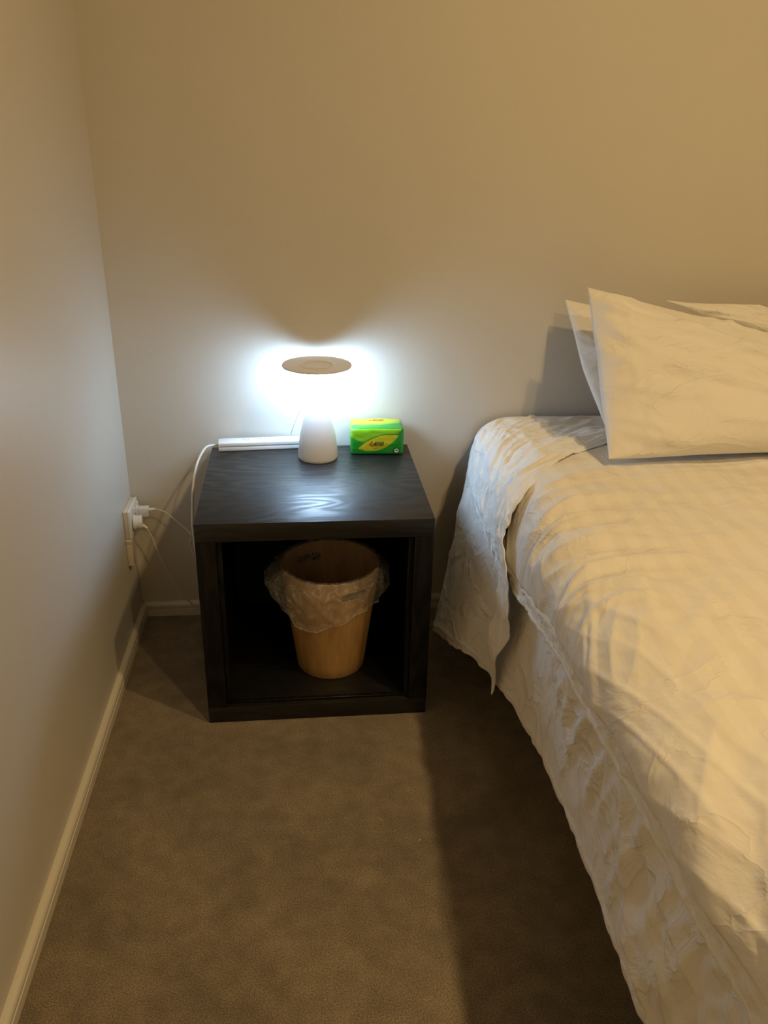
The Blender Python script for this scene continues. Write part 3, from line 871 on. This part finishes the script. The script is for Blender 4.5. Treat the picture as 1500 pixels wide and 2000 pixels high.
# --- duvet
def hem_z(y): return np.interp(-np.asarray(y), [0.5, 0.60, 0.92, 1.07, 1.18, 1.36, 1.43, 1.54, 2.1], HEMZ)
HEMZ = [0.395, 0.408, 0.452, 0.458, 0.462, 0.470, 0.474, 0.480, 0.490]
XD = 0.833
def duvet():
    nv, nt_, nc, nd = 460, 150, 70, 60
    ZD = 0.575
    XE = 0.945
    yt = np.linspace(0, 1, nv)
    ax = XE - XD
    rows = [('t', x) for x in np.linspace(XR + 0.02, XE, nt_, endpoint=False)]
    rows += [('c', a) for a in np.linspace(0, 1, nc, endpoint=False)]
    rows += [('d', q) for q in np.linspace(0, 1, nd)]
    P = np.zeros((nv, len(rows), 3))
    fw = lambda y: np.interp(-y, [0.5, 0.7, 1.0, 1.5], [0.020, 0.026, 0.034, 0.040])     # flange width
    for j, (k, s) in enumerate(rows):
        if k == 't':
            y0 = np.interp(s, [0.84, 0.93, 1.0, 1.10, 1.20, 2.4], [-0.47, -0.36, -0.29, -0.22, -0.19, -0.185])
            y = y0 + (YE - y0) * yt
            P[:, j] = np.stack([np.full(nv, s), y, np.full(nv, ZD)], 1)
        elif k == 'c':
            a = s * math.pi / 2
            e = 0.85
            x = XE - ax * math.sin(a) ** e
            y0 = np.interp(x, [XD, XE], [-0.50, -0.345])
            y = y0 + (YE - y0) * yt
            az = ZD - (hem_z(y) + fw(y))
            P[:, j] = np.stack([np.full(nv, x), y, ZD - az * (1 - math.cos(a) ** e)], 1)
        else:
            y0 = -0.50 - 0.10 * s
            y = y0 + (YE - y0) * yt
            P[:, j, 0] = XD; P[:, j, 1] = y; P[:, j, 2] = hem_z(y) + fw(y) * (1 - s)
    N = grid_normals(P)
    if N[10, 5, 2] < 0: N = -N
    X, Y, Z = P[..., 0], P[..., 1], P[..., 2]
    S = np.where(X > XE, X - XE, -(XE - X) - np.maximum(0, ZD - Z))       # distance across the edge
    edge = np.exp(-((S + 0.07) / 0.15) ** 2)
    d = 0.006 * noise(X * 4, Y * 4, 0.3) + 0.003 * noise(X * 9, Y * 8, 1.3)
    # pulled folds sweeping across the bed edge near the head
    wy = Y + 1.1 * np.maximum(S, -0.3) ** 2 * np.sign(-S) * 0.6 + 0.02 * noise(S * 5, Y * 5, 2.0)
    fold = noise(wy * 16, S * 2.4, 5.0)
    rg = ridge(noise(wy * 12 + 3, S * 2.0, 8.0), 2.6)
    rg2 = ridge(noise(wy * 25 + 7, S * 3.5, 4.0), 3.0)
    near = sstep(-1.10, -0.80, Y)
    d = d + edge * near * (0.007 * fold + 0.014 * rg + 0.006 * rg2)
    # long creases parallel to the hem and diagonal ones lower down the bed
    far = 1 - near
    dg = ridge(noise((Y * 0.55 - S * 1.0) * 10, (Y + S * 0.4) * 2.0, 3.0), 2.2)
    dg3 = ridge(noise((Y * 0.35 + S * 1.0) * 17, (Y - S * 0.3) * 3.0, 13.0), 2.4)
    d = d + np.exp(-((S + 0.03) / 0.2) ** 2) * far * (0.007 * dg + 0.003 * dg3)
    dg2 = ridge(noise((Y + S * 0.5) * 6.5, (S - Y * 0.6) * 3.0, 6.0), 2.6)
    d = d + 0.003 * dg2
    cr1 = crease(noise((Y * 0.5 - S * 0.9) * 9 + 2, (Y * 0.9 + S * 0.5) * 2.5, 21.0), 5.0)
    cr2 = crease(noise((Y * 0.8 + S * 0.6) * 10, (S * 0.8 - Y * 0.6) * 3.0, 24.0), 5.5)
    cr3 = crease(noise(Y * 21, S * 17, 27.0), 3.0)
    d = d + np.exp(-((S + 0.02) / 0.22) ** 2) * (0.0030 * cr1 + 0.0025 * cr2) * (0.4 + 0.6 * far) + 0.0010 * cr3 + 0.0012 * cr1
    top = sstep(0.0, 0.2, S)
    d = d + top * sstep(-0.85, -0.5, Y) * (0.004 * noise(X * 3.0, Y * 15 + 0.6 * noise(X * 3, Y * 3, 1.0), 7.7) + 0.004 * ridge(noise(X * 2.2, Y * 13, 2.7), 3.5))
    d = d * (0.15 + 0.85 * sstep(0.04, 0.13, yt))[:, None] - 0.010 * (1 - sstep(0.0, 0.03, yt))[:, None]
    q = np.array([s if k == 'd' else -1 for k, s in rows])[None, :]
    fl = sstep(0.0, 0.12, q)
    roll = np.exp(-((S + 0.17) / 0.05) ** 2) * (1 - fl)                    # puffed roll above the stitching
    d = np.maximum(d, -0.008) + 0.006 * roll * far
    P = P + N * (d * (1 - 0.8 * fl))[..., None]
    pk = 0.0026 * noise(Y * 55, q * 2.0 + 0 * Y, 0.5) + 0.0022 * ridge(noise(Y * 32 + q * 2.5, q * 1.5 + 0 * Y, 2.5), 3.0)
    P[..., 0] += 0.005 * np.exp(-((q - 0.06) / 0.05) ** 2) - fl * (0.001 + pk) - 0.0035 * np.exp(-((q - 0.96) / 0.05) ** 2)
    P[..., 2] += fl * (0.005 * noise(Y * 7, 0.2, 0.1) + 0.0015 * noise(Y * 40, 0.2, 0.1))
    return P
tag(solidify(grid_obj('duvet', duvet(), DUVET), 0.003), 'white striped duvet spread over the bed with a stitched hem', 'duvet')

# --- top sheet folded back over the duvet head, its corner hanging to a point
def top_sheet():
    na, nt_, nc, nd = 130, 130, 50, 120
    XE = X0 + EAX
    rows = [('t', x) for x in np.linspace(XR + 0.01, XE, nt_, endpoint=False)]
    rows += [('c', a) for a in np.linspace(0, 1, nc, endpoint=False)]
    rows += [('d', q) for q in np.linspace(0, 1, nd)]
    A = np.linspace(0, 1, na)
    P = np.zeros((na, len(rows), 3))
    ZE = ZT - EAZ
    yf_x = lambda x: np.interp(x, [0.84, 0.866, 0.935, 1.0, 1.10, 1.20, 2.4], [-0.585, -0.550, -0.43, -0.365, -0.295, -0.268, -0.262])
    for j, (k, s) in enumerate(rows):
        if k == 't':
            yh_, yf_ = -0.03, yf_x(s)
            y = yh_ + (yf_ - yh_) * A
            lift = 0.027 * sstep(0.17, 0.06, (y - yf_)) + 0.002
            P[:, j] = np.stack([np.full(na, s), y, ZT + lift], 1)
        elif k == 'c':
            a = s * math.pi / 2
            x = XE - (EAX + 0.006) * math.sin(a)
            yf_, yh_ = yf_x(x), -0.03 - 0.01 * s
            y = yh_ + (yf_ - yh_) * A
            near = sstep(0.16, 0.04, (y - yf_))
            lift = 0.027 * sstep(0.17, 0.06, (y - yf_)) + 0.002
            P[:, j] = np.stack([x - 0.036 * near * math.sin(a) ** 2, y, ZT - EAZ * (1 - math.cos(a)) + lift * math.cos(a)], 1)
        else:
            z = ZE + (0.172 - ZE) * s
            yh_ = np.interp(-z, [-0.475, -0.44, -0.415, -0.395, -0.37, -0.32, -0.22, -0.172], [-0.04, -0.07, -0.16, -0.38, -0.530, -0.568, -0.580, -0.628])
            yf_ = np.interp(-z, [-0.490, -0.43, -0.38, -0.33, -0.26, -0.20, -0.172], [-0.570, -0.640, -0.668, -0.672, -0.650, -0.632, -0.630])
            y = yh_ + (yf_ - yh_) * A
            near = sstep(0.16, 0.04, (y - yf_))
            xs = sheet_x(y, np.full(na, z)) - 0.008
            xo = np.minimum(xs, 0.818) - 0.012 * sstep(0.36, 0.26, z) - 0.002
            wgt = np.maximum(near, sstep(0.40, 0.34, z))
            P[:, j] = np.stack([xs * (1 - wgt) + xo * wgt, y, np.full(na, z)], 1)
    for _ in range(5):
        P[:, 1:-1] = 0.25 * P[:, :-2] + 0.5 * P[:, 1:-1] + 0.25 * P[:, 2:]
    N = grid_normals(P)
    if N[60, 5, 2] < 0: N = -N
    X, Y, Z = P[..., 0], P[..., 1], P[..., 2]
    S = np.where(X > XE, X - XE, -(XE - X) - np.maximum(0, ZT - Z))
    c1 = (Y * 0.80 - S * 0.62); c2 = (Y * 0.62 + S * 0.80)
    d = 0.004 * noise(c1 * 16, c2 * 4, 1.1) + 0.006 * ridge(noise(c1 * 17, c2 * 3.2, 4.1), 3.4) + 0.004 * ridge(noise(c1 * 34, c2 * 8, 2.1), 3.8)
    d = d + 0.0022 * crease(noise(X * 24, Y * 20, Z * 20), 3.0) + 0.003 * crease(noise(c1 * 22, c2 * 5, 31.0), 3.5)
    strip = sstep(0.38, 0.32, Z)
    d = d * (1 - 0.8 * strip) * sstep(0.0, 0.05, A)[:, None]
    d = np.maximum(d, -0.002)
    P = P + N * d[..., None]
    P[..., 0] += strip * 0.005 * np.sin(Z * 40)
    return P
tag(solidify(grid_obj('top_sheet', top_sheet(), TOPSHEET), 0.0018), 'white top sheet turned back over the duvet with one corner hanging to a point', 'top sheet')

# --- pillows
def pillow(name, TL, TR_, BR, BL, thick, label, seed, bow=0.035, sag=0.0, ear=0.0):
    TL, TR_, BR, BL = map(lambda p: np.array(p, float), (TL, TR_, BR, BL))
    n = 90
    g = np.sin(np.linspace(-math.pi / 2, math.pi / 2, n))     # denser at the seams
    U, Vv = np.meshgrid(g, g, indexing='ij')                   # U: left->right, V: bottom->top
    a, b = (U + 1) / 2, (Vv + 1) / 2
    nrm = np.cross(TR_ - TL, BL - TL); nrm /= np.linalg.norm(nrm)
    if nrm[1] > 0: nrm = -nrm
    # concave seams between pointed corners
    a2 = a - bow * np.sin(np.pi * b) * U * np.abs(U) ** 2
    b2 = b - bow * 1.3 * np.sin(np.pi * a) * Vv * np.abs(Vv) ** 2
    base = ((1 - a2) * (1 - b2))[..., None] * BL + (a2 * (1 - b2))[..., None] * BR + ((1 - a2) * b2)[..., None] * TL + (a2 * b2)[..., None] * TR_
    prof = ((1 - U ** 2) ** 0.46) * ((1 - Vv ** 2) ** 0.5)
    prof = prof * (1 - 0.25 * Vv) 
    dist = np.minimum(1 - np.abs(U), 1 - np.abs(Vv))
    sx = np.linalg.norm(TR_ - TL); sy = np.linalg.norm(TL - BL)
    out = []
    for side in (1, -1):
        h = thick / 2 * prof
        xx, yy = a * sx, b * sy
        c1 = xx * 0.45 + yy * 0.9; c2 = xx * 0.9 - yy * 0.45
        w_ = 0.010 * noise(xx * 5, yy * 5, seed) + 0.013 * ridge(noise(c1 * 6, c2 * 1.4, seed + 2), 4.6) + 0.009 * ridge(noise(c1 * 10 + 4, c2 * 2.6, seed + 9), 5.0) + 0.0045 * crease(noise(c1 * 5 + 1, c2 * 1.8, seed + 21), 6.0) + 0.0015 * crease(noise(xx * 19, yy * 17, seed + 25), 3.0) + 0.006 * ridge(noise(xx * 11, yy * 10, seed + 5), 5.5)
        rad = 0.006 * noise(np.arctan2(Vv, U) * 9, 0.3, seed + 7) * (1 - sstep(0.0, 0.35, dist))
        h = h + (w_ + rad) * sstep(0.0, 0.12, dist)
        out.append(base + side * nrm * (h[..., None] + 0.0008))
    Pf, Pb = out
    wob = (0.005 * noise(a * sx * 11, b * sy * 11, seed + 11))[..., None] * nrm
    Pf = Pf + wob; Pb = Pb + wob
    idx = np.arange(n * n).reshape(n, n)
    V = np.vstack([Pf.reshape(-1, 3), Pb.reshape(-1, 3)])
    A_, B_, C_, D_ = idx[:-1, :-1].ravel(), idx[1:, :-1].ravel(), idx[1:, 1:].ravel(), idx[:-1, 1:].ravel()
    F1 = np.stack([A_, B_, C_, D_], 1); F2 = np.stack([D_, C_, B_, A_], 1) + n * n
    ring = np.concatenate([idx[:, 0], idx[-1, 1:], idx[-2::-1, -1], idx[0, -2:0:-1]])
    r2 = np.roll(ring, -1)
    F3 = np.stack([r2, ring, ring + n * n, r2 + n * n], 1)
    o = mesh_obj(name, V, np.vstack([F1, F2, F3]), PILLOW, None, True)
    return tag(o, label, 'pillow')

pillow('pillow', at(1104, 586, 1, -0.055), at(1490, 672, 1, -0.055), (1.62, -0.225, 0.602), (1.114, -0.230, 0.602), 0.085,
       'white pillow leaning on the wall close behind the big front pillow', 3.1, -0.012)
pillow('pillow', at(1148, 562, 1, -0.180), at(1550, 672, 1, -0.180), (1.80, -0.385, 0.599), at(1189, 897, 2, 0.599), 0.12,
       'large white pillow with a pointed corner propped in front of the others', 9.4, 0.008)
pillow('pillow', at(1298, 587, 1, -0.095), (2.06, -0.06, 0.830), (2.12, -0.25, 0.60), at(1620, 745, 1, -0.20), 0.09,
       'white pillow at the far bed side, its corner peeking out behind another', 5.7, 0.05)

# --- two flecks of lint on the carpet
for (px, py, a, lb) in ((820, 1641, 0.5, 'tiny pale lint fleck on the carpet close to the edge of the bed shadow'), (743, 1601, -0.9, 'tiny pale lint fleck on the open carpet in front of the black cube')):
    p = at(px, py, 2, 0.0015)
    q = np.array([math.cos(a), math.sin(a), 0]) * 0.0028
    pts = [p - q, p - 0.3 * q + [0.0006, 0.0008, 0.0008], p + 0.4 * q + [-0.0005, 0, 0.0010], p + q]
    tag(tube('lint_fleck', pts, 0.0006, CHIP, None, 6, 5), lb, 'lint', 'lint flecks on the carpet')
